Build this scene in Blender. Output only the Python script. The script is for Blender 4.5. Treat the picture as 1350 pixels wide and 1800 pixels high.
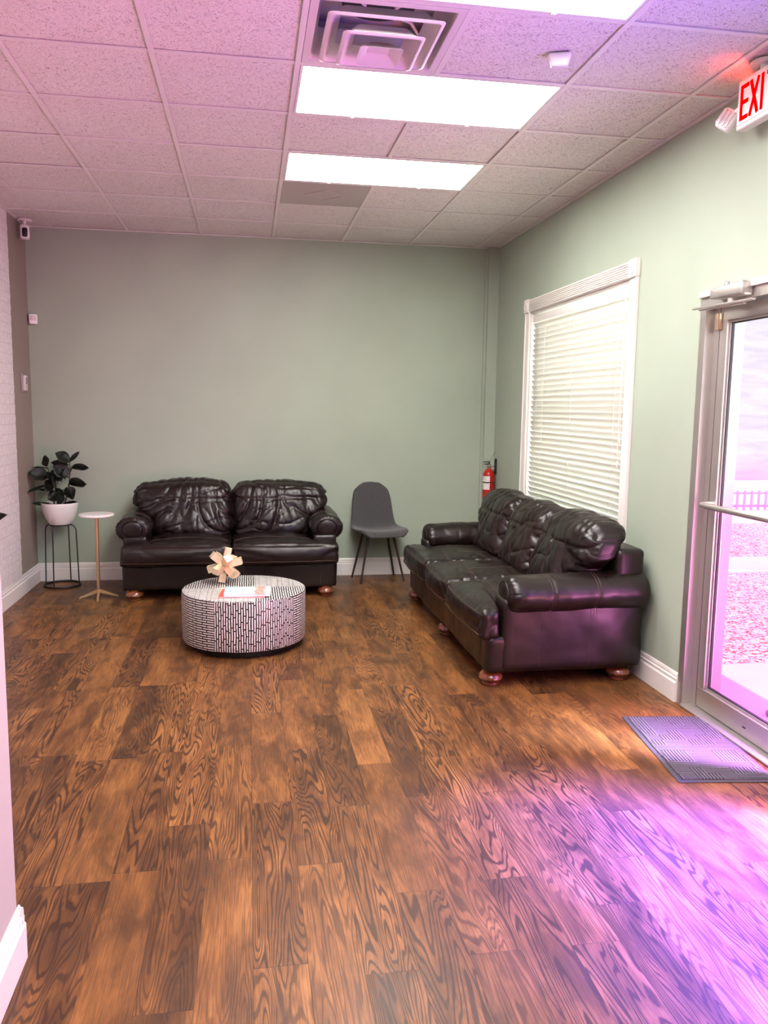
import bpy, bmesh, math, random
from mathutils import Vector, Matrix, noise
from mathutils.bvhtree import BVHTree
random.seed(4)
for o in list(bpy.data.objects): bpy.data.objects.remove(o)
SC = bpy.context.scene
COL = SC.collection
PI = math.pi
T = 0.6096                      # ceiling tile pitch
XR, YB, XL, H = 2.044, 3.664, -2.053, 3.011

# ------------------------------------------------------------ camera
cam = bpy.data.cameras.new('camera'); camo = bpy.data.objects.new('camera', cam); COL.objects.link(camo)
F, YAW, PIT, ROL = 1415.46, 0.16638, -0.127197, 0.0138069
fw = Vector((math.sin(YAW)*math.cos(PIT), math.cos(YAW)*math.cos(PIT), math.sin(PIT)))
r0 = Vector((math.cos(YAW), -math.sin(YAW), 0)); u0 = r0.cross(fw)
rr = math.cos(ROL)*r0 + math.sin(ROL)*u0; uu = -math.sin(ROL)*r0 + math.cos(ROL)*u0
M = Matrix.Identity(4)
for i in range(3):
    M[i][0], M[i][1], M[i][2] = rr[i], uu[i], -fw[i]
M.translation = Vector((-0.2173, -3.6897, 1.5431))
camo.matrix_world = M
cam.sensor_fit = 'VERTICAL'; cam.sensor_height = 24; cam.lens = 24*F/1800
cam.clip_start = .02; cam.clip_end = 200
SC.camera = camo

# ------------------------------------------------------------ view, world, lights
SC.view_settings.view_transform = 'Standard'; SC.view_settings.look = 'None'
SC.view_settings.gamma = 1; SC.view_settings.use_curve_mapping = False
SC.view_settings.exposure = 0.42
PANEL = 24.0                     # strength of the ceiling light lenses
W = bpy.data.worlds.new('world'); SC.world = W; W.use_nodes = True
W.node_tree.nodes['Background'].inputs[0].default_value = (.75, .85, 1, 1)
W.node_tree.nodes['Background'].inputs[1].default_value = 2.2

def lamp(name, kind, loc, aim, power, color=(1,1,1), **kw):
    l = bpy.data.lights.new(name, kind); l.energy = power; l.color = color
    for k, v in kw.items(): setattr(l, k, v)
    o = bpy.data.objects.new(name, l); COL.objects.link(o); o.location = loc
    o.rotation_euler = (Vector(aim)-Vector(loc)).to_track_quat('-Z', 'Y').to_euler()
    return o
lamp('sun', 'SUN', (0,0,10), (.11*1.0, 0.03, 9), 7.5, (1,.96,.9), angle=.009)
lamp('daylight_storefront', 'AREA', (3.35,-1.75,4.3), (1.50,-1.55,0), 640, (.68,.82,1), shape='RECTANGLE', size=.7, size_y=.7, spread=math.radians(36))
lamp('daylight_low', 'AREA', (2.9,-2.2,1.5), (.9,.4,.5), 34, (1,1,1), shape='RECTANGLE', size=1.2, size_y=1.6)
lamp('daylight_ground_bounce', 'AREA', (2.75,-2.2,.35), (-1.8,.5,3.0), 80, (1,.97,.68), shape='RECTANGLE', size=1.8, size_y=.9, spread=math.radians(120))
lamp('daylight_window', 'AREA', (2.75,1.8,1.5), (1.5,1.8,1.45), 26, (1,1,.95), shape='RECTANGLE', size=1.7, size_y=1.6)
lamp('daylight_door', 'AREA', (3.6,-1.3,1.7), (1.4,-.2,.4), 14, (1,1,1), shape='RECTANGLE', size=.7, size_y=1.6)
lamp('mat_patch_spot', 'SPOT', (3.9,-1.25,1.62), (1.93,-.52,.0), 900, (1,.97,.95), spot_size=.062, spot_blend=.05, shadow_soft_size=.004)  # added spot lights the patch on the doormat; the car is invented

# ------------------------------------------------------------ helpers
def mat(name, color=(.5,.5,.5), rough=.5, metal=0, **kw):
    m = bpy.data.materials.new(name); m.use_nodes = True
    b = m.node_tree.nodes['Principled BSDF']
    b.inputs['Base Color'].default_value = (*color, 1)
    b.inputs['Roughness'].default_value = rough; b.inputs['Metallic'].default_value = metal
    for k, v in kw.items(): b.inputs[k.replace('_', ' ')].default_value = v
    return m
class N:
    """tiny node builder"""
    def __init__(s, m): s.m = m; s.t = m.node_tree; s.b = s.t.nodes.get('Principled BSDF'); s.L = s.t.links
    def n(s, t, **kw):
        x = s.t.nodes.new(t)
        for k, v in kw.items(): setattr(x, k, v)
        return x
    def put(s, sock, v):
        if isinstance(v, bpy.types.NodeSocket): s.L.new(v, sock)
        else: sock.default_value = v
    def math(s, op, a, b=0, c=0, clamp=False):
        x = s.n('ShaderNodeMath', operation=op, use_clamp=clamp)
        s.put(x.inputs[0], a); s.put(x.inputs[1], b); s.put(x.inputs[2], c); return x.outputs[0]
    def xyz(s, v):
        x = s.n('ShaderNodeSeparateXYZ'); s.put(x.inputs[0], v); return x.outputs
    def vec(s, a, b, c=0):
        x = s.n('ShaderNodeCombineXYZ'); s.put(x.inputs[0], a); s.put(x.inputs[1], b); s.put(x.inputs[2], c); return x.outputs[0]
    def noise(s, v, scale, detail=2, rough=.5, dist=0):
        x = s.n('ShaderNodeTexNoise'); s.put(x.inputs['Vector'], v)
        x.inputs['Scale'].default_value = scale; x.inputs['Detail'].default_value = detail
        x.inputs['Roughness'].default_value = rough; x.inputs['Distortion'].default_value = dist
        return x.outputs['Fac']
    def white(s, v):
        x = s.n('ShaderNodeTexWhiteNoise', noise_dimensions='3D'); s.put(x.inputs['Vector'], v); return x.outputs
    def ramp(s, f, stops, interp='LINEAR'):
        x = s.n('ShaderNodeValToRGB'); s.put(x.inputs[0], f); cr = x.color_ramp; cr.interpolation = interp
        while len(cr.elements) < len(stops): cr.elements.new(.5)
        for e, (p, c) in zip(cr.elements, stops):
            e.position = p; e.color = (c, c, c, 1) if isinstance(c, (int, float)) else (*c, 1)
        return x.outputs[0]
    def mix(s, f, a, b, mode='MIX'):
        x = s.n('ShaderNodeMix', data_type='RGBA', blend_type=mode)
        s.put(x.inputs[0], f)
        for i, v in ((6, a), (7, b)):
            if isinstance(v, tuple) and len(v) == 3: v = (*v, 1)
            s.put(x.inputs[i], v)
        return x.outputs[2]
    def pos(s): return s.n('ShaderNodeNewGeometry').outputs['Position']
    def obj(s): return s.n('ShaderNodeTexCoord').outputs['Object']
    def bump(s, h, strength=.3, dist=.01):
        x = s.n('ShaderNodeBump'); x.inputs['Strength'].default_value = strength; x.inputs['Distance'].default_value = dist
        s.put(x.inputs['Height'], h); s.L.new(x.outputs[0], s.b.inputs['Normal'])
    def base(s, c): s.put(s.b.inputs['Base Color'], c)
    def rough(s, c): s.put(s.b.inputs['Roughness'], c)

def box(bm, x0, x1, y0, y1, z0, z1, bev=0, seg=2):
    b2 = bmesh.new(); bmesh.ops.create_cube(b2, size=1)
    for v in b2.verts:
        v.co = Vector(((x0+x1)/2+v.co.x*(x1-x0), (y0+y1)/2+v.co.y*(y1-y0), (z0+z1)/2+v.co.z*(z1-z0)))
    if bev: bmesh.ops.bevel(b2, geom=list(b2.edges), offset=bev, segments=seg, profile=.5, affect='EDGES')
    merge(bm, b2); return bm
def merge(bm, b2, mtx=None):
    if mtx: bmesh.ops.transform(b2, matrix=mtx, verts=b2.verts)
    me = bpy.data.meshes.new('tmp'); b2.to_mesh(me); b2.free(); bm.from_mesh(me); bpy.data.meshes.remove(me)
def tube(bm, pts, r, seg=10, cap=True, closed=False):
    pts = [Vector(p) for p in pts]; n = len(pts); rings = []
    rad = r if isinstance(r, (list, tuple)) else [r]*n
    prev = None
    for i, p in enumerate(pts):
        if closed: t = pts[(i+1) % n]-pts[i-1]
        else: t = pts[min(i+1, n-1)]-pts[max(i-1, 0)]
        t.normalize()
        a = prev if prev else (Vector((0,0,1)) if abs(t.z) < .9 else Vector((1,0,0)))
        a = (a-t*a.dot(t)).normalized(); prev = a; b = t.cross(a)
        rings.append([bm.verts.new(p+(a*math.cos(2*PI*k/seg)+b*math.sin(2*PI*k/seg))*rad[i]) for k in range(seg)])
    for i in range(n if closed else n-1):
        A, B = rings[i], rings[(i+1) % n]
        for k in range(seg): bm.faces.new((A[k], A[(k+1) % seg], B[(k+1) % seg], B[k]))
    if cap and not closed:
        bm.faces.new(rings[0][::-1]); bm.faces.new(rings[-1])
    return bm
def lathe(bm, prof, c=(0,0,0), seg=48, cap=True):
    c = Vector(c); rings = []
    for r, z in prof:
        rings.append([bm.verts.new(c+Vector((r*math.cos(2*PI*k/seg), r*math.sin(2*PI*k/seg), z))) for k in range(seg)])
    for A, B in zip(rings, rings[1:]):
        for k in range(seg): bm.faces.new((A[k], A[(k+1) % seg], B[(k+1) % seg], B[k]))
    if cap:
        bm.faces.new(rings[0][::-1]); bm.faces.new(rings[-1])
    return bm
def extrude_profile(bm, prof, origin, along, out, length):
    """prof: list of (outward, z). swept straight."""
    o = Vector(origin); a = Vector(along).normalized(); q = Vector(out).normalized()
    r1 = [bm.verts.new(o+q*d+Vector((0,0,z))) for d, z in prof]
    r2 = [bm.verts.new(o+a*length+q*d+Vector((0,0,z))) for d, z in prof]
    n = len(prof)
    for k in range(n): bm.faces.new((r1[k], r1[(k+1) % n], r2[(k+1) % n], r2[k]))
    bm.faces.new(r1[::-1]); bm.faces.new(r2)
    return bm
def obj(name, bm, m, parent=None, smooth=False, label=None, loc=None):
    if smooth is not None:
        bmesh.ops.recalc_face_normals(bm, faces=bm.faces)
    me = bpy.data.meshes.new(name); bm.to_mesh(me); bm.free()
    me.materials.append(m)
    if smooth:
        me.shade_smooth()
        if smooth != 'all': me.set_sharp_from_angle(angle=math.radians(38))
    o = bpy.data.objects.new(name, me); COL.objects.link(o)
    if parent: o.parent = parent
    if loc: o.location = loc
    if label: o['label'] = label
    return o
def obj_split(name, bm, m, parent=None, smooth=False):
    bm.verts.ensure_lookup_table(); seen = set(); outl = []
    for v in bm.verts:
        if v in seen: continue
        st = [v]; comp = []; seen.add(v)
        while st:
            a = st.pop(); comp.append(a)
            for e in a.link_edges:
                w = e.other_vert(a)
                if w not in seen: seen.add(w); st.append(w)
        outl.append(comp)
    for comp in outl:
        nb = bmesh.new(); mp = {a: nb.verts.new(a.co) for a in comp}; fs = {f for a in comp for f in a.link_faces}
        for f in fs: nb.faces.new([mp[a] for a in f.verts])
        obj(name, nb, m, parent, smooth)
    bm.free()
def thing(name, label, cat, loc=(0,0,0), rz=0, group=None):
    o = bpy.data.objects.new(name, None); COL.objects.link(o); o.location = loc; o.rotation_euler = (0,0,rz)
    o.empty_display_size = .05
    o['label'] = label; o['category'] = cat
    if group: o['group'] = group
    return o
def tag(o, label, cat, group=None):
    o['label'] = label; o['category'] = cat
    if group: o['group'] = group
    return o
def struct(name, bm, m, parent=None, smooth=False, label=None):
    o = obj(name, bm, m, parent, smooth, label)
    if not parent: o['kind'] = 'structure'
    return o
NB = bmesh.new

# ------------------------------------------------------------ materials
def m_wall(name, col, var=.06):
    m = mat(name, col, .62); n = N(m); p = n.pos()
    f = n.noise(p, 1.3, 3); c = n.ramp(f, [(.3, tuple(x*(1-var) for x in col)), (.7, tuple(min(1, x*(1+var)) for x in col))])
    n.base(c); n.bump(n.math('ADD', n.noise(p, 90, 3), n.math('MULTIPLY', n.noise(p, 400, 2), .4)), .12, .004)
    n.b.inputs['Specular IOR Level'].default_value = .35
    return m
M_sage = m_wall('sage_paint', (.338, .395, .312))
M_taupe = m_wall('taupe_baked_light', (.27, .225, .19))  # brown tone puts the left wall's different lighting into its colour
M_cream = m_wall('partition_paint', (.38, .38, .355), .03)
M_white = mat('white_trim_paint', (.74, .71, .67), .35)
M_plastic = mat('white_plastic', (.75, .74, .72), .4)
M_grid = mat('ceiling_grid_metal', (.70, .67, .64), .45)
M_black = mat('black_metal', (.012, .012, .013), .4, .2)
M_alu = mat('brushed_aluminium', (.50, .47, .44), .38, .85)
n = N(M_alu); p = n.pos(); s = n.n('ShaderNodeMapping'); n.L.new(p, s.inputs[0]); s.inputs['Scale'].default_value = (80, 80, 4)
n.rough(n.ramp(n.noise(s.outputs[0], 4, 2), [(.3, .3), (.7, .48)]))

def m_tile():
    m = mat('fissured_tile', (.62, .59, .56), .9); n = N(m); p = n.pos()
    v = n.n('ShaderNodeTexNoise'); n.L.new(p, v.inputs['Vector']); v.inputs['Scale'].default_value = 84; v.inputs['Detail'].default_value = 3; v.inputs['Distortion'].default_value = 1.6
    pits = n.ramp(v.outputs['Fac'], [(.34, 0.0), (.41, 1.0)])
    v2 = n.noise(p, 240, 2)
    pits2 = n.ramp(v2, [(.30, .35), (.42, 1.0)])
    both = n.math('MULTIPLY', pits, pits2)
    big = n.noise(p, 1.1, 2)
    c = n.mix(n.ramp(big, [(.3, 0.), (.7, 1.)]), (.72,.69,.655), (.78,.75,.72))
    c = n.mix(both, (.42,.37,.34), c); n.base(c); n.bump(both, .7, .006)
    return m
M_tile = m_tile()

def m_floor():
    m = mat('vinyl_wood_plank', (.2,.1,.05), .35); n = N(m); P = n.pos(); x, y, z = n.xyz(P)[0:3]
    PW, PL = .1524, .95
    u = n.math('DIVIDE', n.math('ADD', x, 20.03), PW); ix = n.math('FLOOR', u)
    ro = n.white(n.vec(ix, 3.3))[0]
    v = n.math('DIVIDE', n.math('ADD', n.math('ADD', y, 20), n.math('MULTIPLY', ro, PL)), PL); iy = n.math('FLOOR', v)
    w = n.white(n.vec(ix, iy, 7.1)); wc = n.xyz(w[1])
    fu = n.math('FRACT', u); fv = n.math('FRACT', v)
    # contour lines of a stretched field give cathedral grain
    gx = n.math('ADD', n.math('MULTIPLY', x, 9.0), n.math('MULTIPLY', wc[0], 61))
    gy = n.math('ADD', n.math('MULTIPLY', y, .85), n.math('MULTIPLY', wc[1], 47))
    field = n.noise(n.vec(gx, gy, n.math('MULTIPLY', wc[2], 13)), 1.0, 2.4, .42, .35)
    wob = n.noise(n.vec(n.math('MULTIPLY', x, 60), n.math('MULTIPLY', y, 9)), 1, 3)
    ph = n.math('ADD', n.math('MULTIPLY', field, 180), n.math('MULTIPLY', wob, 2.6))
    s = n.math('SINE', ph)
    line = n.ramp(n.math('MULTIPLY_ADD', s, .5, .5), [(.0, 1.0), (.14, .95), (.34, .25), (.6, 0.)])
    # strength of the grain varies over planks and along them
    g2 = n.noise(n.vec(n.math('ADD', n.math('MULTIPLY', x, 8), n.math('MULTIPLY', wc[2], 31)), n.math('ADD', n.math('MULTIPLY', y, 1.7), n.math('MULTIPLY', wc[0], 17))), 1, 3)
    amt = n.math('MULTIPLY', n.ramp(n.math('ADD', n.math('MULTIPLY', g2, .5), n.math('MULTIPLY', wc[0], .52)), [(.34, .18), (.62, 1.0)]), .86)
    fine = n.noise(n.vec(n.math('MULTIPLY', x, 240), n.math('MULTIPLY', y, 6), ix), 1, 4, .65)
    # base tone
    smoke = n.noise(n.vec(n.math('ADD', n.math('MULTIPLY', x, 11), n.math('MULTIPLY', wc[1], 71)), n.math('ADD', n.math('MULTIPLY', y, 3.2), n.math('MULTIPLY', wc[2], 23))), 1, 4, .6, .6)
    tone = n.math('ADD', n.math('MULTIPLY', smoke, .75), n.math('MULTIPLY', wc[1], .17))
    c = n.ramp(tone, [(.22, (.040,.017,.007)), (.38, (.105,.043,.014)), (.54, (.23,.094,.026)), (.74, (.39,.172,.048))])
    c = n.mix(n.math('MULTIPLY', line, amt), c, (.030,.012,.007))
    c = n.mix(n.ramp(fine, [(.36, .55), (.56, 0.)]), c, (.04,.018,.010))
    du = n.math('MINIMUM', fu, n.math('SUBTRACT', 1, fu)); dv = n.math('MINIMUM', fv, n.math('SUBTRACT', 1, fv))
    seam = n.math('MINIMUM', n.math('MULTIPLY', du, PW), n.math('MULTIPLY', dv, PL))
    sm = n.ramp(n.math('MULTIPLY', seam, 400), [(.15, .75), (.55, 0.)])
    c = n.mix(sm, c, (.02,.010,.006))
    n.base(c)
    n.rough(n.ramp(n.noise(P, 3.0, 4), [(.3, .33), (.7, .46)]))
    n.b.inputs['Specular IOR Level'].default_value = .30
    h = n.math('ADD', n.math('MULTIPLY', fine, .5), n.math('MULTIPLY', n.math('ADD', line, n.math('MULTIPLY', sm, 2)), -.5))
    n.bump(h, .16, .002)
    return m
M_floor = m_floor()

def m_leather():
    m = mat('dark_brown_leather', (.024,.013,.011), .34); n = N(m); p = n.obj()
    a = n.noise(p, 2.3, 4, .6); 
    n.base(n.ramp(a, [(.3, (.005,.0028,.0025)), (.7, (.014,.0075,.0062))]))
    mp = n.n('ShaderNodeMapping'); n.L.new(p, mp.inputs[0]); mp.inputs['Scale'].default_value = (1, 1, .55)
    w = n.noise(mp.outputs[0], 16, 3, .55, 1.2)
    rid = n.math('ABSOLUTE', n.math('SUBTRACT', w, .5))
    crease = n.ramp(rid, [(0., 0.), (.07, 1.)])
    vor = n.n('ShaderNodeTexVoronoi'); n.L.new(p, vor.inputs['Vector']); vor.inputs['Scale'].default_value = 420
    h = n.math('ADD', n.math('MULTIPLY', w, .5), n.math('ADD', n.math('MULTIPLY', n.noise(p, 55, 4), .45), n.math('MULTIPLY', vor.outputs['Distance'], .10)))
    n.bump(h, .13, .005)
    n.rough(n.ramp(n.noise(p, 9, 3), [(.3, .27), (.75, .40)]))
    n.b.inputs['Specular IOR Level'].default_value = .42
    return m
M_leather = m_leather()
M_stitch = mat('tan_stitching', (.065,.038,.028), .5)
M_bun = mat('cherry_stained_wood', (.16,.040,.014), .22)
n = N(M_bun); n.base(n.ramp(n.noise(n.obj(), 18, 3), [(.3, (.10,.022,.008)), (.7, (.22,.065,.022))])); n.b.inputs['Coat Weight'].default_value = .6

# ------------------------------------------------------------ room shell
def quad(bm, pts): bm.faces.new([bm.verts.new(p) for p in pts])
YF = -6.2
b = NB(); box(b, XL-.3, XR+.22, YF-.2, YB+.3, -.2, 0); struct('floor', b, M_floor)
b = NB(); box(b, XL-.3, XR+.25, YB, YB+.25, 0, 3.3); struct('wall_back', b, M_sage)
b = NB(); box(b, XL-.25, XL, YF, YB+.1, 0, 3.3); struct('wall_left', b, M_taupe)
b = NB(); box(b, XL-.3, XR+.25, YF-.2, YF, 0, 3.3); struct('wall_front', b, M_sage)
b = NB(); box(b, -.985, -.862, YF, -1.484, 0, H+.004); struct('wall_partition', b, M_cream)
b = NB(); box(b, XL-.3, XR+.216, YF-.3, YB+.4, 3.3, 3.45); struct('sun_block_slab', b, M_white)  # added unseen slab: stops sun leaking through ceiling gaps, sets outdoor shadow edge
# right wall with window, door and storefront openings
WY0, WY1, WZ0, WZ1 = .94, 2.70, .74, 2.335
DY0, DY1, DZ = -.92, .113, 2.115
SY0, SY1, SZ0, SZ1 = -3.45, -1.05, .10, 2.5
b = NB(); X2 = XR+.216
for y0, y1, z0, z1 in ((YF, SY0, 0, 3.3), (SY0, SY1, 0, SZ0), (SY0, SY1, SZ1, 3.3), (SY1, DY0, 0, 3.3), (DY0, DY1, DZ, 3.3), (DY1, WY0, 0, 3.3),
                       (WY0, WY1, 0, WZ0), (WY0, WY1, WZ1, 3.3), (WY1, YB+.1, 0, 3.3)):
    box(b, XR, X2, y0, y1, z0, z1)
bmesh.ops.remove_doubles(b, verts=b.verts, dist=1e-5)
struct('wall_right', b, M_sage)
# column chase in the back right corner
b = NB(); box(b, 1.946, XR, 3.60, YB, 0, H); box(b, 1.926, 1.946, 3.64, YB, 0, H); struct('trim_1', b, M_sage, label='painted boxed chase in the back right corner')

# ceiling tiles: one quad per cell, cells of fixtures left open
lights = [(0, 0), (0, 2), (0, -2), (0, -5), (0, -8), (-3, -5)]
open_cells = {(0, -1)} | {(0, 3)}
for i, j in lights: open_cells |= {(i, j), (i+1, j)}
bt = NB(); bg = NB()
def cl(v, a, c): return max(a, min(c, v))
for i in range(-4, 4):
    for j in range(-11, 7):
        x0, x1 = cl(i*T, XL, XR), cl((i+1)*T, XL, XR); y0, y1 = cl(j*T, YF, YB), cl((j+1)*T, YF, YB)
        if x1-x0 < .01 or y1-y0 < .01 or (i, j) in open_cells: continue
        dz = .003*noise.noise(Vector((i*3.1, j*2.7, 0)))
        box(bt, x0+.002, x1-.002, y0+.002, y1-.002, H+.007+dz, H+.022)
struct('ceiling', bt, M_tile)
for i in range(-3, 4):
    box(bg, i*T-.012, i*T+.012, YF, YB, H-.001, H+.005)
for j in range(-10, 7):
    for i in range(-4, 4):
        if i == 0 and (0, j) in lights and False: continue
        x0, x1 = cl(i*T, XL, XR), cl((i+1)*T, XL, XR)
        if x1 > x0: box(bg, x0+.012, x1-.012, cl(j*T-.012, YF, YB), cl(j*T+.012, YF, YB), H, H+.005)
# remove the cross bars that would run under a lens: none do (lenses end on the grid); the middle main bars are cut below
struct_grid = bg
for i in (1, -2):                       # main bars interrupted where a two tile wide light sits
    pass
bm2 = NB()
for i in range(-3, 4):
    segs = [(YF, YB)]
    for (a, j) in lights:
        if i == a+1:
            out = []
            for s0, s1 in segs:
                c0, c1 = j*T+.012, (j+1)*T-.012
                if s0 < c0 and s1 > c1: out += [(s0, c0), (c1, s1)]
                else: out.append((s0, s1))
            segs = out
    for s0, s1 in segs: box(bm2, i*T-.012, i*T+.012, s0, s1, H-.001, H+.005)
for j in range(-10, 7):
    for i in range(-4, 4):
        x0, x1 = cl(i*T, XL, XR), cl((i+1)*T, XL, XR)
        if x1 > x0: box(bm2, x0+.012, x1-.012, cl(j*T-.012, YF, YB-.001), cl(j*T+.012, YF, YB), H, H+.005)
bg.free()
struct('trim_2', bm2, M_grid, label='white metal ceiling grid')
b = NB()
box(b, XL, XL+.022, YF, YB, H-.002, H+.004); box(b, XR-.022, XR, YF, YB, H-.002, H+.004); box(b, XL, XR, YB-.024, YB, H-.003, H+.003)
struct('trim_3', b, M_white, label='white wall angle around the ceiling edge')

# baseboards
BP = [(0, 0), (.019, 0), (.019, .104), (.012, .112), (.013, .124), (.015, .128), (.007, .134), (.009, .142), (.007, .152), (.003, .160), (0, .160)]
b = NB(); extrude_profile(b, BP, (XL, YB, 0), (1,0,0), (0,-1,0), 1.946-XL); struct('baseboard_back', b, M_white)
b = NB(); extrude_profile(b, BP, (XL, -1.4, 0), (0,1,0), (1,0,0), YB+1.4); struct('baseboard_left', b, M_white)
b = NB(); extrude_profile(b, BP, (XR, .165, 0), (0,1,0), (-1,0,0), 3.60-.165); struct('baseboard_right', b, M_white)
b = NB(); extrude_profile(b, BP, (-.862, YF, 0), (0,1,0), (1,0,0), -1.468-YF); extrude_profile(b, BP, (-.846, -1.484, 0), (-1,0,0), (0,1,0), .15)
struct('baseboard_partition', b, M_white)

# textured white panel on the left wall
def m_panel():
    m = mat('scalloped_white_covering', (.72,.68,.68), .55); n = N(m); P = n.pos(); x, y, z = n.xyz(P)[0:3]
    a = n.math('MULTIPLY', y, 22); c = n.math('MULTIPLY', z, 13)
    row = n.math('FLOOR', c); aa = n.math('ADD', a, n.math('MULTIPLY', row, .5))
    fa = n.math('SUBTRACT', n.math('FRACT', aa), .5); fc = n.math('FRACT', c)
    d = n.math('SQRT', n.math('ADD', n.math('MULTIPLY', fa, fa), n.math('MULTIPLY', fc, fc)))
    dot = n.ramp(n.math('MULTIPLY', d, 1), [(.07, 1.), (.13, 0.)])
    ns = n.noise(P, 26, 4)
    col = n.ramp(ns, [(.3, (.62,.585,.59)), (.7, (.76,.725,.72))])
    n.base(n.mix(dot, col, (.16,.12,.11)))
    n.bump(n.math('ADD', n.math('MULTIPLY', d, .8), n.math('MULTIPLY', ns, .5)), .5, .01)
    return m
b = NB(); rnd = random.Random(3)
z = .16; pts = []
while z < H: 
    pts.append(z); z += .043
edge = [3.115+rnd.uniform(-.004, .004)-(0 if k % 2 else .006) for k in range(len(pts)+1)]
for k, z in enumerate(pts):
    box(b, XL, XL+.012, -.8, edge[k], z, min(z+.043, H))
struct('trim_4', b, m_panel(), label='white scalloped wall covering with dark dots on the left wall')

# ------------------------------------------------------------ ceiling fixtures
M_lens = mat('light_lens', (.8,.8,.8), .5); n = N(M_lens)
n.b.inputs['Emission Color'].default_value = (1,.965,.91,1); n.b.inputs['Emission Strength'].default_value = PANEL
llab = {(0,0): 'bright ceiling light panel beside the square air vent', (0,2): 'bright ceiling light panel nearest the back wall, next to the grey return panel',
        (0,-2): 'bright ceiling light panel cut off by the top of the photo', (0,-5): 'ceiling light panel behind the camera', (0,-8): 'ceiling light panel by the front wall', (-3,-5): 'ceiling light panel beyond the partition'}
for i, j in lights:
    t = thing('ceiling_light', llab[(i, j)], 'ceiling light', ((i+1)*T, (j+.5)*T, H), group='ceiling light panels')
    b = NB(); hx, hy = T-.014, T/2-.014
    for a0, a1, c0, c1 in ((-hx, hx, -hy, -hy+.012), (-hx, hx, hy-.012, hy), (-hx, -hx+.012, -hy+.012, hy-.012), (hx-.012, hx, -hy+.012, hy-.012)):
        box(b, a0, a1, c0, c1, .0, .06)
    obj('frame', b, M_white, t)
    b = NB(); box(b, -hx+.012, hx-.012, -hy+.012, hy-.012, .004, .010); obj('lens', b, M_lens, t)
    b = NB(); box(b, -hx, hx, -hy, hy, .062, .07); obj('housing', b, M_white, t)
    for sx in (-.3, .3):
        b = NB(); box(b, sx-.008, sx+.008, hy-.012, hy+.006, -.006, .0); obj('latch', b, M_white, t)

# square air diffuser
M_vent = mat('painted_vent_metal', (.66,.60,.60), .38)
t = thing('air_vent', 'square ceiling air vent with nested louvre rings and dark duct', 'air vent', (.5*T, -.5*T, H))
def frustum(bm, h0, z0, h1, z1, th=.004, corner=.02):
    def ring(h, z, c):
        pts = []
        for k, (sx, sy) in enumerate(((1,1), (-1,1), (-1,-1), (1,-1))):
            for q in range(5):
                a = (k*90+q*22.5)*PI/180
                pts.append(bm.verts.new((sx*(h-c)+c*math.cos(a), sy*(h-c)+c*math.sin(a), z)))
        return pts
    R = [ring(h0, z0, corner), ring(h1, z1, corner), ring(h1-th, z1, corner*.8), ring(h0-th, z0, corner*.8)]
    for q in range(4):
        A, B = R[q], R[(q+1) % 4]
        for k in range(20): bm.faces.new((A[k], A[(k+1) % 20], B[(k+1) % 20], B[k]))
b = NB()
h = T/2-.014
for a0, a1, c0, c1 in ((-h, h, -h, -h+.03), (-h, h, h-.03, h), (-h, -h+.03, -h+.03, h-.03), (h-.03, h, -h+.03, h-.03)): box(b, a0, a1, c0, c1, -.002, .004)
frustum(b, h-.028, 0, h-.060, .12, .004, .015)
box(b, -h, h, -h, h, .17, .175); box(b, -h, -h+.004, -h, h, .004, .17); box(b, h-.004, h, -h, h, .004, .17); box(b, -h, h, -h, -h+.004, .004, .17); box(b, -h, h, h-.004, h, .004, .17)
obj('housing', b, M_vent, t, True)
for hh, zz in ((.212, -.022), (.148, -.056)):
    b = NB(); frustum(b, hh, zz, hh-.045, zz+.055, .004, .02); frustum(b, hh+.012, zz+.004, hh, zz-.002, .003, .02); obj('louvre_ring', b, M_vent, t, True)
b = NB(); frustum(b, .085, -.072, .04, -.034, .004, .012); box(b, -.044, .044, -.044, .044, -.042, -.038); obj('centre_cone', b, M_vent, t, True)
b = NB(); lathe(b, [(.150, .128), (.155, .169)], seg=40); obj('duct_opening', b, mat('dark_duct', (.02,.022,.026), .6), t, True)
b = NB()
for sx in (-1, 1):
    tube(b, [(sx*.20, .17, .09), (sx*.15, .12, .122), (sx*.06, .03, .10)], .007, 6)
    tube(b, [(sx*.20, -.17, .09), (sx*.15, -.12, .122), (sx*.06, -.03, .10)], .007, 6)
obj_split('bracket', b, M_vent, t, True)

# blank return panel with diamond
M_ret = mat('grey_return_panel', (.40,.37,.34), .6)
t = thing('return_air_panel', 'flat grey ceiling panel with raised diamond next to the light', 'air vent', (.5*T, 3.5*T, H))
b = NB(); box(b, -h, h, -h, h, .0, .006); obj('plate', b, M_ret, t)
b = NB(); d = .135
for k in range(4):
    a, c = math.radians(90*k), math.radians(90*k+90)
    tube(b, [(d*math.cos(a), d*math.sin(a), -.001), (d*math.cos(c), d*math.sin(c), -.001)], .003, 6)
obj('diamond_moulding', b, M_ret, t)

# ceiling motion sensor
t = thing('occupancy_sensor', 'small white wedge shaped sensor on the ceiling near the light', 'sensor', (1.065, -.30, H+.007), math.radians(-20))
b = NB(); box(b, -.048, .048, -.028, .028, -.058, -.004, .012, 3)
for v in b.verts:
    if v.co.z < -.04: v.co.x *= .78; v.co.y = v.co.y*.7-.006
obj('body', b, M_plastic, t, True)
b = NB(); box(b, -.042, .042, -.010, .034, -.008, -.002, .002); obj('mount', b, M_plastic, t, True)

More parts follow.
